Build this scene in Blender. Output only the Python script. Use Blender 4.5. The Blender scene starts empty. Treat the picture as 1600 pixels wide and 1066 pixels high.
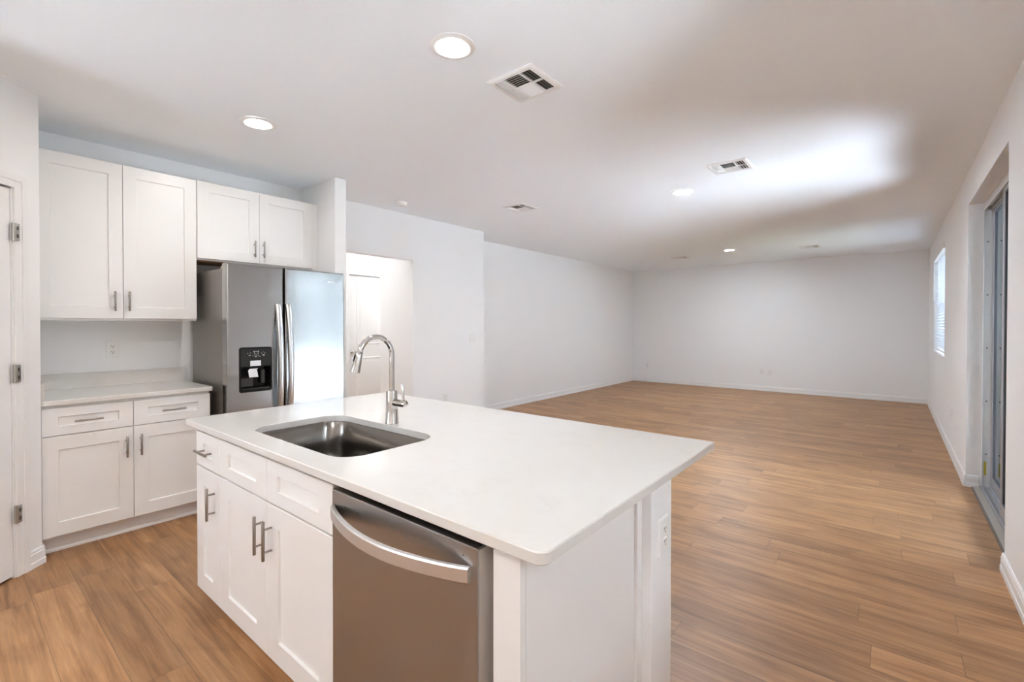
import bpy, bmesh, math, random
from mathutils import Vector, Matrix

random.seed(7)
scene = bpy.context.scene
COL = scene.collection
PI = math.pi

# ------------------------------------------------------------------ camera
F_PX, AXIS_Y, YAW, PITCH, ROLL, EYE = 731.49, 514.16, 0.6824, -0.0095, 0.0008, 1.3964
c_, s_ = math.cos(YAW), math.sin(YAW)
rh, fh, uh = Vector((c_, s_, 0)), Vector((-s_, c_, 0)), Vector((0, 0, 1))
fwd = fh * math.cos(PITCH) + uh * math.sin(PITCH)
up0 = uh * math.cos(PITCH) - fh * math.sin(PITCH)
right = rh * math.cos(ROLL) + up0 * math.sin(ROLL)
up = up0 * math.cos(ROLL) - rh * math.sin(ROLL)
cam_data = bpy.data.cameras.new('camera')
cam = bpy.data.objects.new('camera', cam_data)
COL.objects.link(cam)
m3 = Matrix((right, up, -fwd)).transposed()
cam.matrix_world = Matrix.Translation((0, 0, EYE)) @ m3.to_4x4()
cam_data.sensor_fit = 'HORIZONTAL'
cam_data.sensor_width = 36.0
cam_data.lens = F_PX / 1600.0 * 36.0
cam_data.shift_y = -(533.0 - AXIS_Y) / 1600.0
cam_data.clip_start = 0.05
cam_data.clip_end = 300
scene.camera = cam

# ------------------------------------------------------------------ light and exposure
scene.view_settings.view_transform = 'Standard'
scene.view_settings.look = 'None'
scene.view_settings.exposure = 3.22
scene.view_settings.gamma = 1.0
scene.view_settings.use_curve_mapping = False
scene.cycles.max_bounces = 14
scene.cycles.diffuse_bounces = 8
scene.cycles.glossy_bounces = 6
scene.cycles.transmission_bounces = 8
scene.cycles.transparent_max_bounces = 12
scene.cycles.caustics_reflective = False
scene.cycles.caustics_refractive = False
scene.cycles.sample_clamp_indirect = 8.0
scene.cycles.use_denoising = True

world = bpy.data.worlds.new('daylight')
scene.world = world
world.use_nodes = True
wn = world.node_tree.nodes
wl = world.node_tree.links
for n in list(wn):
    wn.remove(n)
w_out = wn.new('ShaderNodeOutputWorld')
w_bg = wn.new('ShaderNodeBackground')
w_sky = wn.new('ShaderNodeTexSky')
w_sky.sky_type = 'NISHITA'
w_sky.sun_disc = False
w_sky.sun_elevation = math.radians(55)
w_sky.sun_rotation = math.radians(200)
w_sky.air_density = 1.0
w_sky.dust_density = 3.0
w_mix = wn.new('ShaderNodeMixRGB')      # thin white overcast over the clear sky
w_mix.inputs[0].default_value = 0.55
w_mix.inputs[2].default_value = (5.6, 6.2, 7.2, 1)
wl.new(w_sky.outputs[0], w_mix.inputs[1])
wl.new(w_mix.outputs[0], w_bg.inputs[0])
SKY = 1.2
w_bg.inputs[1].default_value = SKY
wl.new(w_bg.outputs[0], w_out.inputs[0])

# ceiling lights: (strength, colour) of the lit lenses, tuned per zone; one zone is added fill behind the camera
LENS = {'kitchen': (24.0, (1.0, 0.96, 0.91)), 'added_fill': (40.0, (1.0, 0.96, 0.91)),
        'living': (88.0, (0.84, 0.94, 1.03)), 'hallway': (34.0, (1.0, 0.98, 0.95))}

sun_d = bpy.data.lights.new('sun', 'SUN')      # stands over the house and only reaches the garden side
SUN = 22.0
sun_d.energy = SUN
sun_d.color = (0.82, 0.94, 1.04)
sun_d.angle = math.radians(1.5)
sun = bpy.data.objects.new('sun', sun_d)
sun.rotation_euler = (0, -math.radians(7), 0)
COL.objects.link(sun)

YB = -1.9                                # back of the kitchen, behind the camera
KX0, KX1, KZ0, KZ1 = -2.8, -2.4, 0.9, 2.42         # unseen fill window added to the back wall
QY0, QY1, QZ0, QZ1 = 0.95, 1.50, 1.00, 2.42   # unseen fill window added to the right wall, beside the island


def portal(name, loc, rot, sx, sy):
    l = bpy.data.lights.new(name, 'AREA')
    l.shape = 'RECTANGLE'
    l.size, l.size_y = sx, sy
    l.cycles.is_portal = True
    o = bpy.data.objects.new(name, l)
    o.location = loc
    o.rotation_euler = rot
    COL.objects.link(o)


portal('door_daylight', (0.74, 4.71, 1.21), (0, math.radians(90), 0), 2.4, 1.8)
portal('fill_side_portal', (0.74, (QY0 + QY1) / 2, (QZ0 + QZ1) / 2), (0, math.radians(90), 0), QZ1 - QZ0, QY1 - QY0)  # daylight portal of the fill window added beside the island
portal('fill_back_portal', ((KX0 + KX1) / 2, YB - 0.14, (KZ0 + KZ1) / 2), (math.radians(90), 0, 0), KX1 - KX0, KZ1 - KZ0)  # daylight portal of the fill window added behind the camera
portal('window_daylight', (0.74, 8.79, 1.70), (0, math.radians(90), 0), 1.44, 1.85)


# ------------------------------------------------------------------ materials
def nodes_of(name):
    m = bpy.data.materials.new(name)
    m.use_nodes = True
    nt = m.node_tree
    for n in list(nt.nodes):
        nt.nodes.remove(n)
    out = nt.nodes.new('ShaderNodeOutputMaterial')
    return m, nt, out


class G:
    """tiny node builder"""
    def __init__(self, nt):
        self.nt = nt

    def n(self, t, **k):
        x = self.nt.nodes.new(t)
        for a, b in k.items():
            setattr(x, a, b)
        return x

    def l(self, a, b):
        self.nt.links.new(a, b)

    def math(self, op, a, b=None):
        x = self.n('ShaderNodeMath', operation=op)
        for i, v in enumerate((a, b)):
            if v is None:
                continue
            if isinstance(v, (int, float)):
                x.inputs[i].default_value = v
            else:
                self.l(v, x.inputs[i])
        return x.outputs[0]

    def comb(self, a, b, c):
        x = self.n('ShaderNodeCombineXYZ')
        for i, v in enumerate((a, b, c)):
            if isinstance(v, (int, float)):
                x.inputs[i].default_value = v
            else:
                self.l(v, x.inputs[i])
        return x.outputs[0]

    def ramp(self, fac, stops):
        x = self.n('ShaderNodeValToRGB')
        e = x.color_ramp.elements
        while len(e) < len(stops):
            e.new(0.5)
        for i, (p, c) in enumerate(stops):
            e[i].position = p
            e[i].color = (c[0], c[1], c[2], 1)
        self.l(fac, x.inputs[0])
        return x.outputs[0]

    def mix(self, fac, a, b, mode='MIX'):
        x = self.n('ShaderNodeMixRGB', blend_type=mode)
        for i, v in ((0, fac), (1, a), (2, b)):
            if isinstance(v, (int, float)):
                x.inputs[i].default_value = v
            elif isinstance(v, tuple):
                x.inputs[i].default_value = (v[0], v[1], v[2], 1)
            else:
                self.l(v, x.inputs[i])
        return x.outputs[0]

    def noise(self, vec, scale, detail=3, rough=0.5, dist=0.0):
        x = self.n('ShaderNodeTexNoise')
        x.inputs['Scale'].default_value = scale
        x.inputs['Detail'].default_value = detail
        x.inputs['Roughness'].default_value = rough
        x.inputs['Distortion'].default_value = dist
        if vec is not None:
            self.l(vec, x.inputs['Vector'])
        return x.outputs[0]


def plain(name, color, rough=0.5, metal=0.0, bump=0.0, bscale=200.0, spec=0.5, var=0.0):
    m, nt, out = nodes_of(name)
    g = G(nt)
    b = g.n('ShaderNodeBsdfPrincipled')
    b.inputs['Base Color'].default_value = (color[0], color[1], color[2], 1)
    b.inputs['Roughness'].default_value = rough
    b.inputs['Metallic'].default_value = metal
    b.inputs['Specular IOR Level'].default_value = spec
    tc = g.n('ShaderNodeTexCoord')
    if var:
        nz = g.noise(tc.outputs['Object'], 3.0, 4)
        lo = tuple(x * (1 - var) for x in color)
        hi = tuple(min(1, x * (1 + var)) for x in color)
        g.l(g.ramp(nz, [(0.3, lo), (0.7, hi)]), b.inputs['Base Color'])
    if bump:
        nz = g.noise(tc.outputs['Object'], bscale, 2)
        bp = g.n('ShaderNodeBump')
        bp.inputs['Strength'].default_value = bump
        bp.inputs['Distance'].default_value = 0.002
        g.l(nz, bp.inputs['Height'])
        g.l(bp.outputs[0], b.inputs['Normal'])
    g.l(b.outputs[0], out.inputs[0])
    return m


def brushed(name, color, rough, axis, aniso=0.0):
    """brushed metal, grain running along one object axis"""
    m, nt, out = nodes_of(name)
    g = G(nt)
    b = g.n('ShaderNodeBsdfPrincipled')
    b.inputs['Base Color'].default_value = (*color, 1)
    b.inputs['Metallic'].default_value = 1.0
    tc = g.n('ShaderNodeTexCoord')
    mp = g.n('ShaderNodeMapping')
    sc = [900.0, 900.0, 900.0]
    sc[axis] = 8.0
    mp.inputs['Scale'].default_value = sc
    g.l(tc.outputs['Object'], mp.inputs[0])
    nz = g.noise(mp.outputs[0], 1.0, 2)
    r = g.n('ShaderNodeMapRange')
    r.inputs['To Min'].default_value = rough - 0.02
    r.inputs['To Max'].default_value = rough + 0.03
    g.l(nz, r.inputs[0])
    g.l(r.outputs[0], b.inputs['Roughness'])
    bp = g.n('ShaderNodeBump')
    bp.inputs['Strength'].default_value = 0.012
    bp.inputs['Distance'].default_value = 0.001
    g.l(nz, bp.inputs['Height'])
    g.l(bp.outputs[0], b.inputs['Normal'])
    g.l(b.outputs[0], out.inputs[0])
    return m


def make_floor_mat():
    m, nt, out = nodes_of('vinyl_plank')
    g = G(nt)
    W, LN = 0.174, 1.22
    tc = g.n('ShaderNodeTexCoord')
    sp = g.n('ShaderNodeSeparateXYZ')
    g.l(tc.outputs['Object'], sp.inputs[0])
    x, y = sp.outputs[0], sp.outputs[1]
    yr = g.math('DIVIDE', g.math('ADD', y, 10.0 * W + 0.05), W)
    row = g.math('FLOOR', yr)
    fy = g.math('FRACT', yr)
    wn1 = g.n('ShaderNodeTexWhiteNoise', noise_dimensions='1D')
    g.l(row, wn1.inputs['W'])
    xr = g.math('ADD', g.math('DIVIDE', x, LN), g.math('MULTIPLY', wn1.outputs[0], 7.31))
    col = g.math('FLOOR', xr)
    fx = g.math('FRACT', xr)
    wn2 = g.n('ShaderNodeTexWhiteNoise', noise_dimensions='2D')
    g.l(g.comb(row, col, 0.0), wn2.inputs['Vector'])
    rnd = wn2.outputs[0]
    # wood grain: streaks along the plank, each plank from another part of the pattern
    ox = g.math('MULTIPLY', rnd, 37.0)
    v1 = g.comb(g.math('ADD', g.math('MULTIPLY', x, 1.3), ox), g.math('ADD', g.math('MULTIPLY', y, 20.0), g.math('MULTIPLY', rnd, 91.0)), rnd)
    n1 = g.noise(v1, 1.0, 5, 0.6, 0.7)
    v2 = g.comb(g.math('ADD', g.math('MULTIPLY', x, 4.0), ox), g.math('ADD', g.math('MULTIPLY', y, 95.0), ox), rnd)
    n2 = g.noise(v2, 1.0, 3, 0.6)
    v3 = g.comb(g.math('ADD', g.math('MULTIPLY', x, 2.2), ox), g.math('ADD', g.math('MULTIPLY', y, 5.0), ox), rnd)
    n3 = g.noise(v3, 1.0, 3, 0.5, 1.2)
    base = g.ramp(n1, [(0.28, (0.236, 0.116, 0.049)), (0.47, (0.395, 0.208, 0.092)), (0.68, (0.495, 0.285, 0.138))])
    fine = g.ramp(n2, [(0.3, (0.80, 0.78, 0.76)), (0.65, (1.05, 1.05, 1.05))])
    c1 = g.mix(1.0, base, fine, 'MULTIPLY')
    blot = g.ramp(n3, [(0.25, (0.66, 0.62, 0.60)), (0.5, (1, 1, 1)), (0.8, (1.10, 1.08, 1.05))])
    c2 = g.mix(0.75, c1, blot, 'MULTIPLY')
    tone = g.ramp(rnd, [(0.0, (0.84, 0.83, 0.83)), (0.5, (1.0, 1.0, 1.0)), (1.0, (1.12, 1.11, 1.10))])
    c3 = g.mix(1.0, c2, tone, 'MULTIPLY')
    # seams
    ey = g.math('MINIMUM', fy, g.math('SUBTRACT', 1.0, fy))
    ex = g.math('MINIMUM', fx, g.math('SUBTRACT', 1.0, fx))
    sy = g.math('LESS_THAN', ey, 0.008)
    sx = g.math('LESS_THAN', ex, 0.0012)
    seam = g.math('MAXIMUM', sy, sx)
    c4 = g.mix(g.math('MULTIPLY', seam, 0.55), c3, (0.09, 0.05, 0.03))
    b = g.n('ShaderNodeBsdfPrincipled')
    g.l(c4, b.inputs['Base Color'])
    rr = g.n('ShaderNodeMapRange')
    rr.inputs['To Min'].default_value = 0.36
    rr.inputs['To Max'].default_value = 0.48
    g.l(n2, rr.inputs[0])
    g.l(rr.outputs[0], b.inputs['Roughness'])
    b.inputs['Specular IOR Level'].default_value = 0.5
    bp = g.n('ShaderNodeBump')
    bp.inputs['Strength'].default_value = 0.12
    bp.inputs['Distance'].default_value = 0.002
    hh = g.math('SUBTRACT', n2, g.math('MULTIPLY', seam, 1.0))
    g.l(hh, bp.inputs['Height'])
    g.l(bp.outputs[0], b.inputs['Normal'])
    g.l(b.outputs[0], out.inputs[0])
    return m


def make_quartz():
    m, nt, out = nodes_of('white_quartz')
    g = G(nt)
    tc = g.n('ShaderNodeTexCoord')
    n1 = g.noise(tc.outputs['Object'], 2.6, 6, 0.65, 1.4)
    vein = g.ramp(n1, [(0.40, (0.0, 0, 0)), (0.485, (0.5, 0.5, 0.5)), (0.50, (1, 1, 1)), (0.515, (0.5, 0.5, 0.5)), (0.60, (0, 0, 0))])
    n2 = g.noise(tc.outputs['Object'], 34.0, 4, 0.7)
    spk = g.ramp(n2, [(0.60, (0, 0, 0)), (0.70, (1, 1, 1))])
    n3 = g.noise(tc.outputs['Object'], 7.0, 3)
    patch = g.ramp(n3, [(0.45, (0, 0, 0)), (0.7, (1, 1, 1))])
    base = (0.70, 0.685, 0.66)
    c1 = g.mix(g.math('MULTIPLY', g.math('MULTIPLY', vein, patch), 0.30), base, (0.60, 0.56, 0.52))
    c2 = g.mix(g.math('MULTIPLY', spk, 0.12), c1, (0.66, 0.62, 0.58))
    b = g.n('ShaderNodeBsdfPrincipled')
    g.l(c2, b.inputs['Base Color'])
    b.inputs['Roughness'].default_value = 0.10
    g.l(b.outputs[0], out.inputs[0])
    return m


def make_glass():
    m, nt, out = nodes_of('window_glass')
    g = G(nt)
    t = g.n('ShaderNodeBsdfTransparent')
    t.inputs[0].default_value = (0.95, 0.96, 0.97, 1)
    gl = g.n('ShaderNodeBsdfGlossy')
    gl.inputs['Roughness'].default_value = 0.01
    gl.inputs[0].default_value = (0.95, 1, 1, 1)
    fr = g.n('ShaderNodeFresnel')
    fr.inputs[0].default_value = 1.5
    mx = g.n('ShaderNodeMixShader')
    g.l(fr.outputs[0], mx.inputs[0])
    g.l(t.outputs[0], mx.inputs[1])
    g.l(gl.outputs[0], mx.inputs[2])
    g.l(mx.outputs[0], out.inputs[0])
    return m


def make_blind():
    m, nt, out = nodes_of('white_vinyl_slat')
    g = G(nt)
    d = g.n('ShaderNodeBsdfDiffuse')
    d.inputs[0].default_value = (0.86, 0.87, 0.88, 1)
    t = g.n('ShaderNodeBsdfTranslucent')
    t.inputs[0].default_value = (0.86, 0.88, 0.9, 1)
    mx = g.n('ShaderNodeMixShader')
    mx.inputs[0].default_value = 0.4
    g.l(d.outputs[0], mx.inputs[1])
    g.l(t.outputs[0], mx.inputs[2])
    g.l(mx.outputs[0], out.inputs[0])
    return m


def make_emit(name, color, strength):
    m, nt, out = nodes_of(name)
    g = G(nt)
    e = g.n('ShaderNodeEmission')
    e.inputs[0].default_value = (*color, 1)
    e.inputs[1].default_value = strength
    g.l(e.outputs[0], out.inputs[0])
    return m


M = {}
M['wall'] = plain('white_wall_paint', (0.865, 0.87, 0.875), 0.62, bump=0.10, bscale=90, spec=0.3)
M['ceiling'] = plain('ceiling_paint', (0.90, 0.94, 0.972), 0.75, bump=0.35, bscale=45, spec=0.2)
M['trim'] = plain('white_trim_paint', (0.84, 0.84, 0.84), 0.35)
M['cab'] = plain('white_cabinet_lacquer', (0.83, 0.825, 0.815), 0.33)
M['floor'] = make_floor_mat()
M['quartz'] = make_quartz()
M['steel_h'] = brushed('brushed_steel_horizontal', (0.41, 0.405, 0.40), 0.15, 1)
M['steel_x'] = brushed('brushed_steel_front', (0.40, 0.395, 0.395), 0.32, 0)
M['steel_sink'] = brushed('sink_steel', (0.25, 0.235, 0.22), 0.20, 2)
M['fridge_side'] = plain('grey_fridge_side', (0.26, 0.245, 0.23), 0.38, metal=0.35, bump=0.05, bscale=400)
M['handle_steel'] = brushed('satin_steel', (0.66, 0.66, 0.66), 0.26, 2)
M['handle_bar'] = brushed('satin_steel_bar', (0.74, 0.74, 0.74), 0.40, 0)
M['pull'] = plain('satin_nickel_pull', (0.36, 0.335, 0.31), 0.32, metal=1.0)
M['nickel'] = plain('satin_nickel_hinge', (0.50, 0.49, 0.46), 0.35, metal=1.0)
M['chrome'] = plain('polished_chrome', (0.64, 0.63, 0.61), 0.05, metal=1.0)
M['black'] = plain('black_plastic', (0.006, 0.006, 0.006), 0.16, spec=0.25)
M['black_matte'] = plain('black_matte', (0.008, 0.008, 0.008), 0.8)
M['dark_gray'] = plain('dark_grey_plastic', (0.018, 0.018, 0.017), 0.25, spec=0.25)
M['smoke'] = plain('smoky_plastic', (0.05, 0.05, 0.047), 0.15, spec=0.3)
M['icon'] = plain('pale_icon_print', (0.42, 0.42, 0.40), 0.5)
M['paper'] = plain('white_paper', (0.80, 0.82, 0.86), 0.7)
M['beige'] = plain('beige_hinge_plastic', (0.62, 0.56, 0.40), 0.5)
M['plate'] = plain('white_cover_plate', (0.84, 0.84, 0.83), 0.35)
M['slot'] = plain('dark_slot', (0.07, 0.068, 0.064), 0.6)
M['wood'] = plain('raw_plywood', (0.36, 0.22, 0.11), 0.6, var=0.25)
M['alu'] = plain('grey_aluminium', (0.50, 0.51, 0.54), 0.38, metal=0.7)
M['alu_dark'] = plain('dark_weatherstrip', (0.08, 0.085, 0.10), 0.5)
M['alu_light'] = plain('pale_aluminium', (0.70, 0.71, 0.72), 0.4, metal=0.3)
M['strip'] = plain('taupe_transition_strip', (0.16, 0.13, 0.11), 0.45)
M['strip_light'] = plain('pale_sill_tile', (0.42, 0.385, 0.35), 0.45)
M['sticker'] = plain('yellow_sticker', (0.55, 0.48, 0.05), 0.5)
M['glass'] = make_glass()
M['blind'] = make_blind()
M['vent'] = plain('white_register_enamel', (0.82, 0.82, 0.81), 0.4)
M['vent_shade'] = plain('duct_shade', (0.05, 0.05, 0.048), 0.8)
for k_, (st_, co_) in LENS.items():
    M['lens_' + k_] = make_emit('lit_lens_' + k_, co_, st_)
M['stucco'] = plain('pale_stucco', (0.56, 0.58, 0.58), 0.8, bump=0.4, bscale=60)
M['sky_block'] = plain('sky_block_dark', (0.035, 0.038, 0.036), 0.9, bump=0.4, bscale=60)  # dark colour of the added wall that blocks horizon light
M['concrete'] = plain('patio_concrete', (0.62, 0.62, 0.62), 0.8, bump=0.3, bscale=30, var=0.08)
M['lawn'] = plain('lawn', (0.05, 0.06, 0.045), 0.9, bump=1.0, bscale=80, var=0.3)
M['edge_grey'] = plain('lightened_edge_taupe', (0.55, 0.50, 0.46), 0.5)  # pale tone that lightens the dishwasher door side
M['gasket'] = plain('gasket', (0.02, 0.02, 0.02), 0.7)


# ------------------------------------------------------------------ mesh helpers
def BM():
    return bmesh.new()


def box(bm, x0, x1, y0, y1, z0, z1, bev=0.0, seg=2):
    vs = [bm.verts.new((x, y, z)) for z in (z0, z1) for x, y in ((x0, y0), (x1, y0), (x1, y1), (x0, y1))]
    fs = [(0, 3, 2, 1), (4, 5, 6, 7), (0, 1, 5, 4), (1, 2, 6, 5), (2, 3, 7, 6), (3, 0, 4, 7)]
    faces = [bm.faces.new([vs[i] for i in f]) for f in fs]
    if bev > 0:
        es = list({e for f in faces for e in f.edges})
        bmesh.ops.bevel(bm, geom=es, offset=bev, segments=seg, profile=0.7, affect='EDGES')
    return vs


def frame_of(d):
    d = d.normalized()
    a = Vector((0, 0, 1)) if abs(d.z) < 0.9 else Vector((1, 0, 0))
    u = d.cross(a).normalized()
    return u, d.cross(u).normalized()


def cyl(bm, p0, p1, r0, r1=None, seg=20):
    p0, p1 = Vector(p0), Vector(p1)
    r1 = r0 if r1 is None else r1
    u, v = frame_of(p1 - p0)
    rings = []
    for p, r in ((p0, r0), (p1, r1)):
        rings.append([bm.verts.new(p + u * (r * math.cos(2 * PI * i / seg)) + v * (r * math.sin(2 * PI * i / seg))) for i in range(seg)])
    for i in range(seg):
        j = (i + 1) % seg
        bm.faces.new((rings[0][i], rings[0][j], rings[1][j], rings[1][i]))
    bm.faces.new(list(reversed(rings[0])))
    bm.faces.new(rings[1])


def tube(bm, pts, rad, seg=20, cap=True):
    """round tube along a path lying in one plane (parallel-transport frame)"""
    pts = [Vector(p) for p in pts]
    n = len(pts)
    rads = rad if isinstance(rad, (list, tuple)) else [rad] * n
    prev = None
    rings = []
    for i, p in enumerate(pts):
        t = (pts[min(i + 1, n - 1)] - pts[max(i - 1, 0)]).normalized()
        if prev is None:
            u, v = frame_of(t)
        else:
            u = (prev - t * prev.dot(t)).normalized()
            v = t.cross(u).normalized()
        prev = u
        rings.append([bm.verts.new(p + u * (rads[i] * math.cos(2 * PI * k / seg)) + v * (rads[i] * math.sin(2 * PI * k / seg))) for k in range(seg)])
    for a, b in zip(rings, rings[1:]):
        for k in range(seg):
            j = (k + 1) % seg
            bm.faces.new((a[k], a[j], b[j], b[k]))
    if cap:
        bm.faces.new(list(reversed(rings[0])))
        bm.faces.new(rings[-1])


def lathe(bm, prof, seg=40, center=(0, 0, 0), cap_lo=True, cap_hi=True):
    """prof: list of (r, z)"""
    cx, cy, cz = center
    rings = [[bm.verts.new((cx + r * math.cos(2 * PI * k / seg), cy + r * math.sin(2 * PI * k / seg), cz + z)) for k in range(seg)] for r, z in prof]
    for a, b in zip(rings, rings[1:]):
        for k in range(seg):
            j = (k + 1) % seg
            bm.faces.new((a[k], a[j], b[j], b[k]))
    if cap_lo:
        bm.faces.new(list(reversed(rings[0])))
    if cap_hi:
        bm.faces.new(rings[-1])


def rrect(x0, x1, y0, y1, r, seg=8):
    """rounded rectangle as a list of (x, y), r may be one radius or four (x0y0, x1y0, x1y1, x0y1)"""
    rr = r if isinstance(r, (list, tuple)) else [r] * 4
    pts = []
    for (cx, cy, a0), q in zip(((x0 + rr[0], y0 + rr[0], PI), (x1 - rr[1], y0 + rr[1], 1.5 * PI), (x1 - rr[2], y1 - rr[2], 0), (x0 + rr[3], y1 - rr[3], 0.5 * PI)), rr):
        for i in range(seg + 1):
            a = a0 + 0.5 * PI * i / seg
            pts.append((cx + q * math.cos(a), cy + q * math.sin(a)))
    return pts


def loft(bm, loops, cap_first=False, cap_last=False):
    rings = [[bm.verts.new(p) for p in lp] for lp in loops]
    n = len(rings[0])
    for a, b in zip(rings, rings[1:]):
        for k in range(n):
            j = (k + 1) % n
            bm.faces.new((a[k], a[j], b[j], b[k]))
    if cap_first:
        bm.faces.new(list(reversed(rings[0])))
    if cap_last:
        bm.faces.new(rings[-1])
    return rings


def sweep_profile(bm, prof, p0, p1, nrm):
    """extrude a (depth, height) profile from p0 to p1 along a wall whose face looks along nrm"""
    p0, p1, nrm = Vector((*p0, 0)), Vector((*p1, 0)), Vector((*nrm, 0)).normalized()
    a = [bm.verts.new(p0 + nrm * d + Vector((0, 0, h))) for d, h in prof]
    b = [bm.verts.new(p1 + nrm * d + Vector((0, 0, h))) for d, h in prof]
    n = len(prof)
    for i in range(n):
        j = (i + 1) % n
        bm.faces.new((a[i], a[j], b[j], b[i]))
    bm.faces.new(list(reversed(a)))
    bm.faces.new(b)


BASE = {}


def obj(name, bm, mat, parent=None, smooth=None):
    """link the bmesh as ONE mesh object; coordinates are world for top level, else moved into the root's frame"""
    bmesh.ops.recalc_face_normals(bm, faces=bm.faces)
    off = BASE.get(parent.name) if parent else None
    if off is not None:
        bmesh.ops.translate(bm, vec=-off, verts=bm.verts)
    me = bpy.data.meshes.new(name)
    bm.to_mesh(me)
    bm.free()
    me.materials.append(mat)
    if smooth:
        for p in me.polygons:
            p.use_smooth = True
        try:
            me.set_sharp_from_angle(angle=math.radians(smooth))
        except Exception:
            pass
    o = bpy.data.objects.new(name, me)
    COL.objects.link(o)
    if parent:
        o.parent = parent
        if off is not None:
            BASE[o.name] = off
    return o


def tag(o, label, cat, group=None):
    o['label'] = label
    o['category'] = cat
    if group:
        o['group'] = group
    return o


def thing(name, label, cat, loc, group=None):
    o = bpy.data.objects.new(name, None)
    o.empty_display_size = 0.1
    o.location = loc
    COL.objects.link(o)
    BASE[o.name] = Vector(loc)
    return tag(o, label, cat, group)


def struct(name, bm, mat, parent=None, smooth=None):
    o = obj(name, bm, mat, parent, smooth)
    if parent is None:
        o['kind'] = 'structure'
    return o


def struct_root(name, loc):
    o = bpy.data.objects.new(name, None)
    o.location = loc
    COL.objects.link(o)
    BASE[o.name] = Vector(loc)
    o['kind'] = 'structure'
    return o


def dup(root, loc, rotz, label):
    r = root.copy()
    COL.objects.link(r)
    r.location = loc
    r.rotation_euler = (0, 0, rotz)
    r['label'] = label
    for ch in list(root.children):
        c = ch.copy()
        COL.objects.link(c)
        c.parent = r
        for g in list(ch.children):
            d = g.copy()
            COL.objects.link(d)
            d.parent = c
    return r


# ------------------------------------------------------------------ key planes of the place
XK, XL, XR, YF, ZC = -4.54, -5.04, 0.50, 11.007, 2.7225
WY0, WY1 = 2.275, 2.385                  # wing wall beside the refrigerator
HY0, HY1, HZ = 2.60, 3.669, 2.185        # hall opening
SY0, SY1, SZ = 3.80, 5.62, 2.43          # sliding door opening
NY0, NY1, NZ0, NZ1 = 7.87, 9.72, 0.985, 2.425   # window opening

PC = Vector((-3.854, 0.383))             # corner of the pantry wall
PD = Vector((math.sqrt(.5), -math.sqrt(.5)))   # direction of the angled wall
PN = Vector((math.sqrt(.5), math.sqrt(.5)))    # its outward normal

# floor, ceiling
bm = BM(); box(bm, -6.12, 0.575, YB - 0.1, YF + 0.1, -0.06, 0.0)
struct('floor', bm, M['floor'])
bm = BM(); box(bm, -6.25, 0.72, YB - 0.15, YF + 0.15, ZC, ZC + 0.1)
struct('ceiling', bm, M['ceiling'])

# right wall with the two openings and the added fill window
bm = BM()
WT = 0.70
box(bm, XR, WT, YB - 0.12, QY0, 0, ZC)
box(bm, XR, WT, QY0, QY1, 0, QZ0)
box(bm, XR, WT, QY0, QY1, QZ1, ZC)
box(bm, XR, WT, QY1, SY0, 0, ZC)
box(bm, XR, WT, SY0, SY1, SZ, ZC)
box(bm, XR, WT, SY1, NY0, 0, ZC)
box(bm, XR, WT, NY0, NY1, 0, NZ0)
box(bm, XR, WT, NY0, NY1, NZ1, ZC)
box(bm, XR, WT, NY1, YF + 0.15, 0, ZC)
struct('wall_right', bm, M['wall'])
bm = BM(); box(bm, XL - 0.15, XR, YF, YF + 0.15, 0, ZC)
struct('wall_far', bm, M['wall'])
bm = BM(); box(bm, XL - 0.15, XL, 4.94, YF, 0, ZC)
struct('wall_left', bm, M['wall'])
# hall wall: block beyond the opening, lintel, short stub
bm = BM()
box(bm, -5.205, XK, HY1, 4.94, 0, ZC)
box(bm, XK - 0.12, XK, HY0, HY1, HZ, ZC)
box(bm, XK - 0.12, XK, WY1, HY0, 0, ZC)
struct('wall_hall', bm, M['wall'])
bm = BM()
box(bm, XK - 0.12, XK, 0.263, WY1, 0, ZC)
struct('wall_kitchen', bm, M['wall'])
bm = BM(); box(bm, XK, -3.905, WY0, WY1, 0, ZC, bev=0.004)
struct('wall_wing', bm, M['wall'])


def angled_box(bm, t0, t1, d0, d1, z0, z1, bev=0.0):
    """box on the angled pantry wall: t along it, d out of its face"""
    vs = box(bm, t0, t1, d0, d1, z0, z1)
    for v in vs:
        p = PC + PD * v.co.x + PN * v.co.y
        v.co = Vector((p.x, p.y, v.co.z))
    if bev:
        fs = list({f for v in vs for f in v.link_faces})
        es = list({e for f in fs for e in f.edges})
        bmesh.ops.bevel(bm, geom=es, offset=bev, segments=2, profile=0.7, affect='EDGES')


pe_x = (PC + PD * 1.15).x
DT0, DT1, DZ = 0.169, 0.93, 2.137        # pantry door along the angled wall
bm = BM()
# return wall behind the cabinets and its mitred corner, then the angled wall with its door hole
pl = [(XK - 0.12, 0.383), (XK - 0.12, 0.263), (PC.x - 0.05, 0.263), (PC.x + DT0 * PD.x - 0.085, PC.y + DT0 * PD.y - 0.085), (PC.x + DT0 * PD.x, PC.y + DT0 * PD.y), (PC.x, PC.y)]
lo = [bm.verts.new((x, y, 0)) for x, y in pl]
hi = [bm.verts.new((x, y, ZC)) for x, y in pl]
for i in range(len(pl)):
    j = (i + 1) % len(pl)
    bm.faces.new((lo[i], lo[j], hi[j], hi[i]))
bm.faces.new(list(reversed(lo))); bm.faces.new(hi)
angled_box(bm, DT0, DT1, -0.12, 0, DZ + 0.012, ZC)
angled_box(bm, DT1, 1.15, -0.12, 0, 0, ZC)
box(bm, XK - 0.12, XK, YB - 0.12, 0.263, 0, ZC)
box(bm, XK, pe_x - 0.12, YB - 0.12, YB, 0, ZC)
struct('wall_pantry', bm, M['wall'])
pe = PC + PD * 1.15
bm = BM()
box(bm, pe.x - 0.12, pe.x, YB - 0.12, pe.y, 0, ZC)
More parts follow.
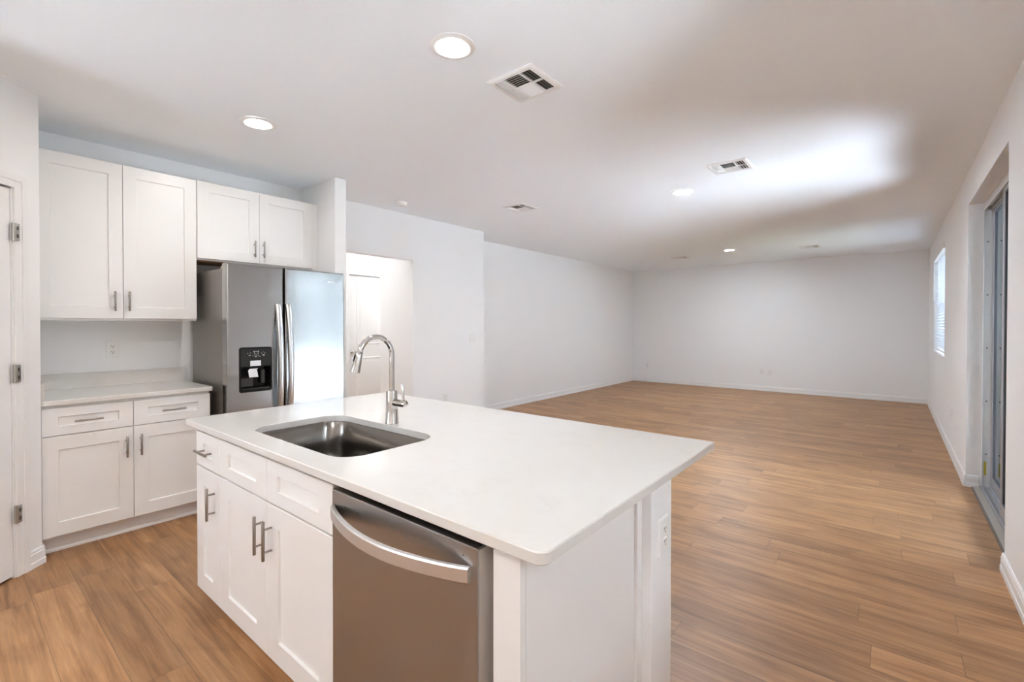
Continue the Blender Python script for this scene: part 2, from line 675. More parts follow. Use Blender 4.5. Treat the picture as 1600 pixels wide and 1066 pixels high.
for x0, x1, z0, z1 in ((pe.x, KX0, 0, ZC), (KX0, KX1, KZ1, ZC), (KX0, KX1, 0, KZ0), (KX1, XR, 0, ZC)):
    box(bm, x0, x1, YB - 0.12, YB, z0, z1)
struct('wall_back', bm, M['wall'])
# hallway beyond the opening
bm = BM()
box(bm, -6.12, -6.0, 1.4, 3.70, 0, ZC)
box(bm, -6.12, -6.0, 4.46, 6.2, 0, ZC)
box(bm, -6.12, -6.0, 3.70, 4.46, 2.115, ZC)
box(bm, -6.12, -6.06, 3.70, 4.46, 0, 2.115)  # added backing that stops light leaking around the hallway door
box(bm, -6.0, XK - 0.12, 1.4, 1.52, 0, ZC)
box(bm, -6.0, XL - 0.15, 6.08, 6.2, 0, ZC)
struct('wall_hallway', bm, M['wall'])
# knee wall of the island
IZ = 0.884
bm = BM(); box(bm, -2.765, -0.600, 1.455, 1.630, 0, IZ, bev=0.004)
struct('wall_island', bm, M['wall'])

# baseboards
BB = [(0, 0), (0.017, 0), (0.017, 0.030), (0.013, 0.036), (0.013, 0.078), (0.010, 0.084), (0.010, 0.094), (0.004, 0.103), (0, 0.103)]
bm = BM()
sweep_profile(bm, BB, (XL, YF), (XR, YF), (0, -1))
struct('baseboard_far', bm, M['trim'])
bm = BM()
sweep_profile(bm, BB, (XL, 4.94), (XL, YF - 0.017), (1, 0))
struct('baseboard_left', bm, M['trim'])
bm = BM()
sweep_profile(bm, BB, (XR, SY1 - 0.017), (XR, YF - 0.017), (-1, 0))
sweep_profile(bm, BB, (XR, SY1), (XR + 0.08, SY1), (0, -1))
sweep_profile(bm, BB, (XR, YB), (XR, SY0 + 0.017), (-1, 0))
sweep_profile(bm, BB, (XR, SY0), (XR + 0.08, SY0), (0, 1))
struct('baseboard_right', bm, M['trim'])
bm = BM()
sweep_profile(bm, BB, (XK, HY1), (XK, 4.957), (1, 0))
sweep_profile(bm, BB, (-5.2, HY1), (XK + 0.017, HY1), (0, -1))
sweep_profile(bm, BB, (XL + 0.017, 4.94), (XK + 0.017, 4.94), (0, 1))
struct('baseboard_hall', bm, M['trim'])
bm = BM()
a = PC - PD * 0.007; b = PC + PD * 0.093
sweep_profile(bm, BB, a, b, PN)
sweep_profile(bm, BB, (PC.x + 0.007, PC.y), (PC.x - 0.06, PC.y), (0, 1))
struct('baseboard_pantry', bm, M['trim'])
bm = BM()
sweep_profile(bm, BB, (-2.765, 1.630), (-0.583, 1.630), (0, 1))
sweep_profile(bm, BB, (-0.600, 1.455), (-0.600, 1.647), (1, 0))
struct('baseboard_island', bm, M['trim'])

# pantry door and its casing on the angled wall
bm = BM()
CI, CO = DT0 - 0.006, 0.093
for t0, t1, z0, z1 in ((CO, CI, 0, DZ + 0.075), (DT1 + 0.006, DT1 + 0.076, 0, DZ + 0.075), (CI, DT1 + 0.006, DZ + 0.006, DZ + 0.075)):
    angled_box(bm, t0, t1, 0.0, 0.012, z0, z1, bev=0.003)
for t0, t1, z0, z1 in ((CO, CO + 0.03, 0, DZ + 0.075), (DT1 + 0.046, DT1 + 0.076, 0, DZ + 0.075), (CO + 0.03, DT1 + 0.046, DZ + 0.045, DZ + 0.075)):
    angled_box(bm, t0, t1, 0.012, 0.018, z0, z1, bev=0.002)
struct('trim_1', bm, M['trim'])
dp = PC + PD * (DT0 + 0.004)
d2 = struct_root('door_2', (dp.x, dp.y, 0.012))
bm = BM()
angled_box(bm, DT0 + 0.004, DT1 - 0.004, -0.040, -0.005, 0.012, DZ - 0.002, bev=0.002)
for z0, z1 in ((0.25, 0.95), (1.12, 1.98)):
    angled_box(bm, DT0 + 0.12, DT1 - 0.12, -0.005, -0.001, z0, z1, bev=0.0018)
obj('door_slab', bm, M['trim'], d2)
for zc in (0.350, 1.125, 1.901):
    bm = BM()
    angled_box(bm, DT0 - 0.024, DT0 + 0.002, 0.000, 0.021, zc - 0.047, zc + 0.047, bev=0.001)
    q = PC + PD * (DT0 + 0.002) + PN * 0.012
    cyl(bm, (q.x, q.y, zc - 0.05), (q.x, q.y, zc + 0.05), 0.0065, seg=14)
    h = obj('door_hinge', bm, M['nickel'], d2, smooth=35)
    bm = BM()
    for dz in (-0.022, 0.022):
        angled_box(bm, DT0 - 0.017, DT0 - 0.006, 0.020, 0.0222, zc + dz - 0.010, zc + dz + 0.010)
    obj('hinge_screw', bm, M['slot'], h)

# hallway door, seen through the opening
d3 = struct_root('door_3', (-6.0, 3.71, 0.01))
bm = BM()
box(bm, -6.045, -6.010, 3.712, 4.448, 0.01, 2.10, bev=0.002)
obj('door_slab', bm, M['trim'], d3)
for z0, z1 in ((0.22, 0.92), (1.10, 1.97)):
    bm = BM()
    lo_ = [(-6.010, y, z) for y, z in rrect(3.83, 4.33, z0, z1, 0.003, 2)]
    l2 = [(-6.004, y, z) for y, z in rrect(3.845, 4.315, z0 + 0.015, z1 - 0.015, 0.003, 2)]
    l3 = [(-6.009, y, z) for y, z in rrect(3.86, 4.30, z0 + 0.03, z1 - 0.03, 0.003, 2)]
    l4 = [(-6.005, y, z) for y, z in rrect(3.90, 4.26, z0 + 0.07, z1 - 0.07, 0.003, 2)]
    loft(bm, [lo_, l2, l3, l4], cap_last=True)
    obj('door_panel', bm, M['trim'], d3)
bm = BM()
cyl(bm, (-6.010, 3.765, 1.00), (-6.002, 3.765, 1.00), 0.032, seg=24)
tube(bm, [(-6.002, 3.765, 1.0), (-5.985, 3.765, 1.0), (-5.970, 3.765, 1.0), (-5.955, 3.765, 1.0), (-5.944, 3.765, 1.0), (-5.940, 3.765, 1.0)], [0.012, 0.012, 0.024, 0.028, 0.022, 0.010], 20)
obj('door_knob', bm, M['chrome'], d3, smooth=40)
bm = BM()
box(bm, -6.0, -5.984, 3.64, 3.706, 0, 2.18, bev=0.003)
box(bm, -6.0, -5.984, 4.454, 4.52, 0, 2.18, bev=0.003)
box(bm, -6.0, -5.984, 3.706, 4.454, 2.108, 2.18, bev=0.003)
struct('trim_2', bm, M['trim'])

# ------------------------------------------------------------------ sliding glass door in the right wall
d1 = struct_root('door_1', (0.65, (SY0 + SY1) / 2, 0))
bm = BM()   # outer frame: jambs, head
box(bm, 0.597, 0.70, SY1 - 0.012, SY1, 0.0, SZ)
box(bm, 0.597, 0.70, SY0, SY0 + 0.012, 0.0, SZ)
box(bm, 0.597, 0.70, SY0 + 0.012, SY1 - 0.012, SZ - 0.03, SZ)
for x0 in (0.597, 0.641, 0.689):
    box(bm, x0, x0 + 0.006, SY0 + 0.012, SY1 - 0.012, SZ - 0.065, SZ - 0.03)
    box(bm, x0, x0 + 0.006, SY1 - 0.020, SY1 - 0.012, 0.02, SZ - 0.03)
obj('door_frame', bm, M['alu_light'], d1)
bm = BM()
box(bm, 0.590, 0.70, SY0, SY1, 0.0, 0.018)
for x0 in (0.597, 0.641, 0.689):
    box(bm, x0, x0 + 0.006, SY0 + 0.012, SY1 - 0.02, 0.018, 0.034)
obj('door_track', bm, M['alu'], d1)
bm = BM()
for z in (0.30, 0.75, 1.20, 1.65, 2.10):
    cyl(bm, (0.622, SY1 - 0.0125, z), (0.622, SY1 - 0.0145, z), 0.006, seg=12)
obj('frame_screw', bm, M['alu_dark'], d1)


def slider_panel(x, y0, y1, name):
    z0, z1 = 0.036, SZ - 0.035
    st = 0.055
    bm = BM()
    box(bm, x, x + 0.032, y0, y0 + st, z0, z1, bev=0.003)
    box(bm, x, x + 0.032, y1 - st, y1, z0, z1, bev=0.003)
    box(bm, x, x + 0.032, y0 + st, y1 - st, z0, z0 + 0.09, bev=0.003)
    box(bm, x, x + 0.032, y0 + st, y1 - st, z1 - 0.06, z1, bev=0.003)
    p = obj(name, bm, M['alu'], d1)
    bm = BM()
    for g0, g1 in ((y0 + st, y0 + st + 0.008), (y1 - st - 0.008, y1 - st)):
        box(bm, x + 0.006, x + 0.026, g0, g1, z0 + 0.09, z1 - 0.06)
    box(bm, x + 0.006, x + 0.026, y0 + st + 0.008, y1 - st - 0.008, z0 + 0.09, z0 + 0.098)
    box(bm, x + 0.006, x + 0.026, y0 + st + 0.008, y1 - st - 0.008, z1 - 0.068, z1 - 0.06)
    box(bm, x + 0.004, x + 0.028, y1, y1 + 0.006, z0, z1)
    obj('glazing_gasket', bm, M['alu_dark'], p)
    bm = BM()
    box(bm, x + 0.013, x + 0.019, y0 + st + 0.008, y1 - st - 0.008, z0 + 0.098, z1 - 0.068)
    obj('glass_pane', bm, M['glass'], p)
    return p


slider_panel(0.6485, 4.67, 5.594, 'fixed_panel')
sp_ = slider_panel(0.6055, 3.83, 4.80, 'sliding_panel')
bm = BM()
box(bm, 0.590, 0.6055, 3.845, 3.870, 0.95, 1.20, bev=0.004)
obj('door_handle', bm, M['alu_dark'], sp_)
bm = BM()
box(bm, 0.610, 0.625, SY1 - 0.0135, SY1 - 0.012, 0.12, 0.235)
obj('warning_sticker', bm, M['sticker'], d1)
bm = BM(); box(bm, 0.545, 0.590, SY0, SY1, 0.0, 0.012, bev=0.003)
struct('trim_3', bm, M['strip_light'])
bm = BM(); box(bm, 0.532, 0.545, SY0 + 0.02, SY1 - 0.02, 0.0, 0.007, bev=0.002)
struct('trim_4', bm, M['strip'])

# ------------------------------------------------------------------ window in the right wall
w1 = struct_root('window_1', (0.65, (NY0 + NY1) / 2, NZ0))
bm = BM()
f0, f1 = 0.645, 0.69
box(bm, f0, f1, NY0, NY0 + 0.045, NZ0, NZ1)
box(bm, f0, f1, NY1 - 0.045, NY1, NZ0, NZ1)
box(bm, f0, f1, NY0 + 0.045, NY1 - 0.045, NZ0, NZ0 + 0.05)
box(bm, f0, f1, NY0 + 0.045, NY1 - 0.045, NZ1 - 0.045, NZ1)
zm = (NZ0 + NZ1) / 2
box(bm, f0, f1, NY0 + 0.045, NY1 - 0.045, zm - 0.02, zm + 0.02)
box(bm, f0, f1, (NY0 + NY1) / 2 - 0.03, (NY0 + NY1) / 2 + 0.03, NZ0 + 0.05, zm - 0.02)
box(bm, f0, f1, (NY0 + NY1) / 2 - 0.03, (NY0 + NY1) / 2 + 0.03, zm + 0.02, NZ1 - 0.045)
obj('window_frame', bm, M['plate'], w1)
bm = BM(); box(bm, 0.668, 0.672, NY0 + 0.04, NY1 - 0.04, NZ0 + 0.04, NZ1 - 0.04)
obj('window_pane', bm, M['glass'], w1)
bm = BM(); box(bm, 0.492, 0.645, NY0, NY1, NZ0 - 0.001, NZ0 + 0.014, bev=0.003)
obj('window_sill', bm, M['trim'], w1)

w2 = struct_root('window_fill_side', (0.65, (QY0 + QY1) / 2, QZ0))  # unseen window added to let in fill light from the right
bm = BM()
box(bm, f0, f1, QY0, QY0 + 0.045, QZ0, QZ1)
box(bm, f0, f1, QY1 - 0.045, QY1, QZ0, QZ1)
box(bm, f0, f1, QY0 + 0.045, QY1 - 0.045, QZ0, QZ0 + 0.05)
box(bm, f0, f1, QY0 + 0.045, QY1 - 0.045, QZ1 - 0.045, QZ1)
box(bm, f0, f1, QY0 + 0.045, QY1 - 0.045, 1.64, 1.68)
obj('window_frame', bm, M['plate'], w2)
bm = BM(); box(bm, 0.668, 0.672, QY0 + 0.04, QY1 - 0.04, QZ0 + 0.04, QZ1 - 0.04)
obj('window_pane', bm, M['glass'], w2)
bm = BM(); box(bm, 0.492, 0.645, QY0, QY1, QZ0 - 0.001, QZ0 + 0.014, bev=0.003)
obj('window_sill', bm, M['trim'], w2)

w3 = struct_root('window_fill_back', ((KX0 + KX1) / 2, YB - 0.08, KZ0))  # unseen window added to let in fill light from behind
bm = BM()
g0, g1 = YB - 0.115, YB - 0.07
box(bm, KX0, KX0 + 0.045, g0, g1, KZ0, KZ1)
box(bm, KX1 - 0.045, KX1, g0, g1, KZ0, KZ1)
box(bm, KX0 + 0.045, KX1 - 0.045, g0, g1, KZ0, KZ0 + 0.05)
box(bm, KX0 + 0.045, KX1 - 0.045, g0, g1, KZ1 - 0.045, KZ1)
box(bm, (KX0 + KX1) / 2 - 0.03, (KX0 + KX1) / 2 + 0.03, g0, g1, KZ0 + 0.05, KZ1 - 0.045)
obj('window_frame', bm, M['plate'], w3)
bm = BM(); box(bm, KX0 + 0.04, KX1 - 0.04, YB - 0.095, YB - 0.091, KZ0 + 0.04, KZ1 - 0.04)
obj('window_pane', bm, M['glass'], w3)
bm = BM(); box(bm, KX0, KX1, YB - 0.07, YB + 0.008, KZ0 - 0.001, KZ0 + 0.014, bev=0.003)
obj('window_sill', bm, M['trim'], w3)

# ------------------------------------------------------------------ outdoors
bm = BM(); box(bm, 0.71, 5.5, -12.0, 7.2, -0.14, -0.04)
struct('floor_patio', bm, M['concrete'])
bm = BM(); box(bm, -7.0, 0.71, -12.0, YB - 0.13, -0.14, -0.04)
struct('floor_added_bounce', bm, M['concrete'])  # unseen slab added to bounce sun up through the back window
bm = BM(); box(bm, -14.0, 10.5, -12.3, -12.0, -0.2, 6.0)
struct('wall_added_sky_block_back', bm, M['stucco'])  # unseen wall added to block low sky at the back window
bm = BM()
box(bm, 0.72, 4.0, 3.5, 7.2, 2.66, 2.80)
box(bm, 0.72, 3.7, -0.6, 2.7, 2.66, 2.80)
box(bm, -5.0, 3.0, -4.6, YB - 0.16, 2.66, 2.80)
struct('ceiling_added_shade', bm, M['stucco'])  # unseen roofs added to shade the ground and hold back sky
bm = BM(); box(bm, 0.71, 3.3, 7.0, 7.18, -0.04, 2.655)
struct('wall_patio', bm, M['stucco'])
bm = BM(); box(bm, 10.5, 10.8, -30, 40, -0.2, 6.0)
struct('wall_added_sky_block', bm, M['sky_block'])  # unseen wall added to block horizon light and dim the refrigerator reflection
bm = BM(); box(bm, -30, 60, -40, 60, -0.30, -0.15)
struct('ground', bm, M['lawn'])


# ------------------------------------------------------------------ cabinets
def to_x(plane):       # front faces +X
    return lambda u, d, z: (plane + d, u, z)


def to_y(plane):       # front faces -Y
    return lambda u, d, z: (u, plane - d, z)


def shaker(mp, u0, u1, z0, z1, stile, rail, th=0.02, dep=0.010):
    """a shaker front; depth 0 is its back, th its face"""
    bm = BM()

    def ring(i, j, d, k):
        return [bm.verts.new(mp(u, d, z)) for u, z in ((u0 + i, z0 + j), (u1 - i, z0 + j), (u1 - i, z1 - j), (u0 + i, z1 - j))]
    e = 0.0018
    rs = [ring(0, 0, 0, 0), ring(0, 0, th - e, 0), ring(e, e, th, 0), ring(stile, rail, th, 0), ring(stile + 0.001, rail + 0.001, th - 0.001, 0), ring(stile + 0.003, rail + 0.003, th - dep, 0)]
    for a, b in zip(rs, rs[1:]):
        for k in range(4):
            j = (k + 1) % 4
            bm.faces.new((a[k], a[j], b[j], b[k]))
    bm.faces.new(rs[0]); bm.faces.new(rs[-1])
    return bm


def pull(mp, u, z, th, length, vertical, parent):
    """bar pull with two posts"""
    bm = BM()
    st = 0.033
    h = length / 2
    ps = h * 0.58
    if vertical:
        e0, e1 = (u, z - h), (u, z + h)
        posts = ((u, z - ps), (u, z + ps))
    else:
        e0, e1 = (u - h, z), (u + h, z)
        posts = ((u - ps, z), (u + ps, z))
    a, b = Vector(mp(e0[0], th + st, e0[1])), Vector(mp(e1[0], th + st, e1[1]))
    t = (b - a).normalized()
    tube(bm, [a, a + t * 0.0015, b - t * 0.0015, b], [0.0050, 0.0062, 0.0062, 0.0050], 16)
    for p in posts:
        cyl(bm, mp(p[0], th - 0.0005, p[1]), mp(p[0], th + st, p[1]), 0.0042, seg=12)
    return obj('handle', bm, M['pull'], parent, smooth=40)


def front(kind, mp, u0, u1, z0, z1, stile, rail, root, h=None, hl=0.14, hv=True):
    d = obj(kind, shaker(mp, u0, u1, z0, z1, stile, rail), M['cab'], root)
    if h:
        pull(mp, h[0], h[1], 0.02, hl, hv, d)
    return d


# --- wall run, fronts look along +X
BX = -3.92            # face of the base carcass; fronts stand 2 cm proud
t = thing('base_cabinet', 'white two-door base cabinet with two drawers against the wall beside the refrigerator', 'cabinet', (-4.23, 0.83, 0))
mp = to_x(BX)
bm = BM(); box(bm, XK + 0.004, BX - 0.0005, 0.388, 1.272, 0.105, 0.9065)
obj('cabinet_body', bm, M['cab'], t)
bm = BM(); box(bm, XK + 0.02, -3.992, 0.388, 1.268, 0.0, 0.105)
sweep_profile(bm, [(0, 0), (0.012, 0), (0.012, 0.012), (0.004, 0.022), (0, 0.022)], (-3.992, 0.388), (-3.992, 1.268), (1, 0))
obj('toe_kick', bm, M['trim'], t)
front('drawer', mp, 0.389, 0.8205, 0.724, 0.888, 0.072, 0.052, t, (0.598, 0.804), 0.134, False)
front('drawer', mp, 0.8235, 1.271, 0.724, 0.888, 0.076, 0.052, t, (1.043, 0.806), 0.138, False)
front('door', mp, 0.389, 0.8205, 0.116, 0.719, 0.072, 0.082, t, (0.783, 0.595), 0.138)
front('door', mp, 0.8235, 1.271, 0.116, 0.719, 0.076, 0.082, t, (0.858, 0.597), 0.140)

t = thing('wall_counter', 'short white quartz worktop with low backsplash on the base cabinet beside the refrigerator', 'countertop', (-4.2, 0.83, 0.907))
t.name = 'countertop'; BASE['countertop'] = Vector((-4.2, 0.83, 0.907))
bm = BM()
lp = rrect(XK, -3.882, 0.385, 1.285, [0.001, 0.001, 0.012, 0.001], 4)
lpi = rrect(XK, -3.885, 0.385, 1.282, [0.001, 0.001, 0.010, 0.001], 4)
loft(bm, [[(x, y, 0.907) for x, y in lpi], [(x, y, 0.910) for x, y in lp], [(x, y, 0.9345) for x, y in lp], [(x, y, 0.9375) for x, y in lpi]], True, True)
obj('slab', bm, M['quartz'], t)
bm = BM(); box(bm, XK, XK + 0.02, 0.405, 1.294, 0.9375, 1.044, bev=0.0015)
obj('backsplash', bm, M['quartz'], t)
bm = BM(); box(bm, XK, -3.90, 0.385, 0.405, 0.9375, 1.044, bev=0.0015)
obj('side_splash', bm, M['quartz'], t)

UX = -4.22
t = thing('wall_cabinet', 'tall white two-door wall cabinet hung above the short worktop', 'cabinet', (-4.38, 0.85, 1.422))
mp = to_x(UX)
bm = BM(); box(bm, XK, UX - 0.0005, 0.388, 1.282, 1.422, 2.516)
obj('cabinet_body', bm, M['cab'], t)
front('door', mp, 0.392, 0.8315, 1.436, 2.514, 0.075, 0.080, t, (0.784, 1.556), 0.137)
front('door', mp, 0.8345, 1.281, 1.436, 2.514, 0.078, 0.080, t, (0.861, 1.558), 0.137)

t = thing('wall_cabinet', 'short white two-door wall cabinet mounted over the refrigerator', 'cabinet', (-4.38, 1.77, 1.902))
bm = BM(); box(bm, XK, UX - 0.0005, 1.2835, 2.222, 1.902, 2.519)
obj('cabinet_body', bm, M['cab'], t)
bm = BM(); box(bm, XK + 0.01, UX - 0.02, 1.290, 2.21, 1.896, 1.902)
o = obj('bottom_panel', bm, M['wood'], t); o['label'] = 'unpainted brown plywood underside'
bm = BM(); box(bm, -4.30, UX + 0.003, 2.2225, 2.273, 1.902, 2.519)
obj('filler_strip', bm, M['cab'], t)
front('door', mp, 1.2865, 1.7460, 1.914, 2.517, 0.078, 0.078, t, (1.703, 2.030), 0.138)
front('door', mp, 1.7490, 2.2160, 1.914, 2.517, 0.078, 0.078, t, (1.775, 2.033), 0.138)

# ------------------------------------------------------------------ refrigerator
t = thing('refrigerator', 'stainless side-by-side refrigerator with black dispenser, standing beside the short worktop', 'refrigerator', (-4.15, 1.79, 0))
bm = BM(); box(bm, -4.49, -3.832, 1.338, 2.256, 0.03, 1.812, bev=0.006)
obj('body', bm, M['fridge_side'], t)
bm = BM(); box(bm, -4.45, -3.84, 1.36, 2.235, 0.0, 0.03)
obj('base_grille', bm, M['black_matte'], t)
bm = BM(); box(bm, -3.832, -3.822, 1.342, 2.252, 0.06, 1.805)
obj('door_gasket', bm, M['gasket'], t)
FX = -3.74
# left door with a deep hole for the dispenser
DY0, DY1, DZ0, DZ1 = 1.408, 1.645, 0.886, 1.224
bm = BM()


def fring(y0, y1, z0, z1, x):
    return [(x, y0, z0), (x, y1, z0), (x, y1, z1), (x, y0, z1)]


e = 0.010
loft(bm, [fring(1.328, 1.7335, 0.07, 1.843, -3.822), fring(1.328, 1.7335, 0.07, 1.843, FX - e), fring(1.3308, 1.7307, 0.0728, 1.8402, FX - 0.003), fring(1.338, 1.7235, 0.08, 1.833, FX),
          fring(DY0 + 0.01, DY1 - 0.01, DZ0 + 0.01, DZ1 - 0.01, FX), fring(DY0 + 0.01, DY1 - 0.01, DZ0 + 0.01, DZ1 - 0.01, FX - 0.062)], True, True)
ld = obj('door', bm, M['steel_h'], t)
bm = BM()
loft(bm, [fring(1.7475, 2.2625, 0.07, 1.843, -3.822), fring(1.7475, 2.2625, 0.07, 1.843, FX - e), fring(1.7503, 2.2597, 0.0728, 1.8402, FX - 0.003), fring(1.7575, 2.2525, 0.08, 1.833, FX)], True, True)
rd = obj('door', bm, M['steel_h'], t)
# dispenser
bm = BM()
oa = [(FX + 0.0005, y, z) for y, z in rrect(DY0, DY1, DZ0, DZ1, 0.018, 6)]
ob = [(FX + 0.004, y, z) for y, z in rrect(DY0 + 0.002, DY1 - 0.002, DZ0 + 0.002, DZ1 - 0.002, 0.017, 6)]
ia = [(FX + 0.004, y, z) for y, z in rrect(DY0 + 0.012, DY1 - 0.012, DZ0 + 0.022, 1.076, 0.012, 6)]
ib = [(FX - 0.058, y, z) for y, z in rrect(DY0 + 0.016, DY1 - 0.016, DZ0 + 0.028, 1.070, 0.012, 6)]
loft(bm, [oa, ob, ia, ib], False, True)
disp = obj('dispenser', bm, M['black'], ld, smooth=30)
bm = BM()
box(bm, FX + 0.0035, FX + 0.0065, DY0 + 0.010, DY1 - 0.008, 1.082, 1.214, bev=0.001)
obj('control_panel', bm, M['dark_gray'], disp)
bm = BM()     # small pale symbols of the control panel
xi = FX + 0.0066
for y0, y1, z0, z1 in ((1.512, 1.542, 1.190, 1.1925), (1.512, 1.5145, 1.172, 1.190), (1.5395, 1.542, 1.172, 1.190), (1.512, 1.542, 1.170, 1.1725), (1.507, 1.512, 1.190, 1.196), (1.542, 1.547, 1.190, 1.196),
                       (1.474, 1.486, 1.160, 1.166), (1.464, 1.470, 1.176, 1.180), (1.484, 1.490, 1.179, 1.183), (1.573, 1.587, 1.158, 1.166), (1.562, 1.568, 1.174, 1.178), (1.586, 1.592, 1.174, 1.179), (1.574, 1.579, 1.183, 1.186),
                       (1.500, 1.508, 1.158, 1.161), (1.514, 1.534, 1.156, 1.159), (1.540, 1.548, 1.158, 1.161), (1.518, 1.530, 1.148, 1.151), (1.550, 1.558, 1.150, 1.153)):
    box(bm, xi, xi + 0.0005, y0, y1, z0, z1)
obj('control_icon', bm, M['icon'], disp)
bm = BM(); box(bm, FX + 0.007, FX + 0.0078, 1.484, 1.560, 1.082, 1.122)
o = obj('paper_label', bm, M['paper'], disp); o['label'] = 'white printed paper label'
bm = BM()
vs = box(bm, FX + 0.004, FX + 0.0048, 1.470, 1.533, 0.998, 1.048)
for v in vs:
    v.co.y += (v.co.z - 1.048) * -0.12
    v.co.x += (1.048 - v.co.z) * 0.10
vs = box(bm, FX + 0.001, FX + 0.0018, 1.470, 1.528, 1.048, 1.062)
for v in vs:
    v.co.y += (v.co.z - 1.048) * 0.9
o = obj('paper_tag', bm, M['paper'], disp); o['label'] = 'white paper tag hanging in the dispenser niche'
bm = BM(); box(bm, FX - 0.056, FX - 0.030, 1.430, 1.520, 0.925, 0.992, bev=0.006)
obj('ice_paddle', bm, M['smoke'], disp)
bm = BM(); box(bm, FX - 0.050, FX - 0.020, 1.575, 1.600, 0.945, 1.050, bev=0.006)
obj('water_spout', bm, M['smoke'], disp)
bm = BM(); box(bm, FX - 0.055, FX + 0.002, DY0 + 0.018, DY1 - 0.018, DZ0 + 0.022, DZ0 + 0.030, bev=0.002)
obj('drip_tray', bm, M['dark_gray'], disp)


def bow_handle(yc, parent):
    """flat bowed door handle, standing off the door in the middle"""
    bm = BM()
    z0, z1 = 0.55, 1.556
    n = 28
    loops = []
    for i in range(n + 1):
        s = i / n
        z = z0 + (z1 - z0) * s
        b = math.sin(PI * s) ** 0.75
        xo = FX + 0.016 + 0.058 * b
        xi_ = FX + max(-0.001, xo - FX - 0.026 - 0.002 * b)
        if i in (0, n):
            xi_ = FX + 0.0005
        w = 0.0185
        loops.append([(xi_, yc - w, z), (xi_, yc + w, z), (xo - 0.004, yc + w, z), (xo, yc + w - 0.005, z), (xo, yc - w + 0.005, z), (xo - 0.004, yc - w, z)])
    loft(bm, loops, True, True)
    return obj('handle', bm, M['handle_steel'], parent, smooth=40)


bow_handle(1.690, ld)
bow_handle(1.768, rd)
bm = BM()
for i, (w, hgt) in enumerate(((0.009, 0.011), (0.007, 0.013), (0.003, 0.009), (0.006, 0.009), (0.003, 0.013), (0.007, 0.011), (0.007, 0.009), (0.007, 0.009), (0.003, 0.013))):
    y = 2.112 + i * 0.0098
    box(bm, FX, FX + 0.001, y, y + w, 1.753, 1.753 + hgt)
o = obj('badge', bm, M['paper'], rd); o['label'] = 'small pale maker badge'
for y in (1.345, 2.205):
    bm = BM(); box(bm, -3.900, -3.823, y, y + 0.04, 1.812, 1.832, bev=0.003)
    obj('hinge_cover', bm, M['beige'], t)

# ------------------------------------------------------------------ island
YD = 0.84             # carcass plane, fronts stand 2 cm proud at 0.82
mp = to_y(YD)
t = thing('base_cabinet', 'narrow white island cabinet with one drawer and one door, next to the sink cabinet', 'cabinet', (-2.55, 1.14, 0))
bm = BM(); box(bm, -2.702, -2.4015, YD + 0.0005, 1.45, 0.095, IZ - 0.001)
obj('cabinet_body', bm, M['cab'], t)
bm = BM(); box(bm, -2.64, -2.402, 0.915, 1.44, 0, 0.095)
obj('toe_kick', bm, M['trim'], t)
front('drawer', mp, -2.702, -2.4025, 0.699, 0.866, 0.090, 0.052, t, (-2.552, 0.781), 0.152, False)
front('door', mp, -2.702, -2.4025, 0.083, 0.692, 0.090, 0.085, t, (-2.466, 0.556), 0.152)

t = thing('sink_cabinet', 'wide white two-door sink cabinet with two false drawer fronts under the island sink', 'cabinet', (-1.912, 1.14, 0))
bm = BM()
box(bm, -2.4005, -2.382, YD + 0.0005, 1.45, 0.095, IZ - 0.001)
box(bm, -1.443, -1.4245, YD + 0.0005, 1.45, 0.095, IZ - 0.001)
box(bm, -2.382, -1.443, YD + 0.0005, 1.45, 0.095, 0.113)
box(bm, -2.382, -1.443, 1.437, 1.45, 0.113, IZ - 0.001)
box(bm, -2.382, -1.443, YD + 0.0005, YD + 0.016, 0.68, 0.875)
obj('cabinet_body', bm, M['cab'], t)
bm = BM(); box(bm, -2.3995, -1.425, 0.915, 1.44, 0, 0.094)
obj('toe_kick', bm, M['trim'], t)
front('false_drawer', mp, -2.4000, -1.9185, 0.699, 0.866, 0.095, 0.052, t)
front('false_drawer', mp, -1.9160, -1.4260, 0.699, 0.866, 0.092, 0.052, t)
front('door', mp, -2.4000, -1.9185, 0.083, 0.692, 0.095, 0.085, t, (-1.951, 0.560), 0.152)
front('door', mp, -1.9160, -1.4260, 0.083, 0.692, 0.092, 0.085, t, (-1.872, 0.560), 0.152)

# dishwasher
t = thing('dishwasher', 'stainless dishwasher with a bowed bar handle set into the island front', 'dishwasher', (-1.08, 1.12, 0))
bm = BM(); box(bm, -1.415, -0.765, 0.8725, 1.44, 0.10, 0.868)
obj('tub', bm, M['black_matte'], t)
bm = BM(); box(bm, -1.395, -0.755, 0.94, 1.42, 0.0, 0.10)
obj('toe_panel', bm, M['black_matte'], t)
bm = BM(); box(bm, -1.400, -0.757, 0.803, 0.872, 0.105, 0.866, bev=0.004)
dw = obj('door', bm, M['steel_x'], t)
bm = BM(); box(bm, -0.757, -0.7555, 0.808, 0.871, 0.11, 0.861)
obj('door_edge', bm, M['edge_grey'], dw)  # thin pale strip added to lighten the side of the door
bm = BM()
n = 30
loops = []
for i in range(n + 1):
    s = i / n
    x = -1.388 + (-0.778 + 1.388) * s
    b = math.sin(PI * s)
    yo = 0.790 - 0.066 * b ** 0.85
    yi = min(0.8028, yo + 0.014)
    if i in (0, n):
        yi = 0.8028
    zc, w = 0.7985, 0.0195
    loops.append([(x, yi, zc - w), (x, yi, zc + w), (x, yo + 0.004, zc + w), (x, yo, zc + w - 0.004), (x, yo, zc - w + 0.004), (x, yo + 0.004, zc - w)])
loft(bm, loops, True, True)
obj('handle', bm, M['handle_bar'], dw, smooth=40)
bm = BM(); box(bm, -1.330, -1.238, 0.8022, 0.8031, 0.8235, 0.8275)
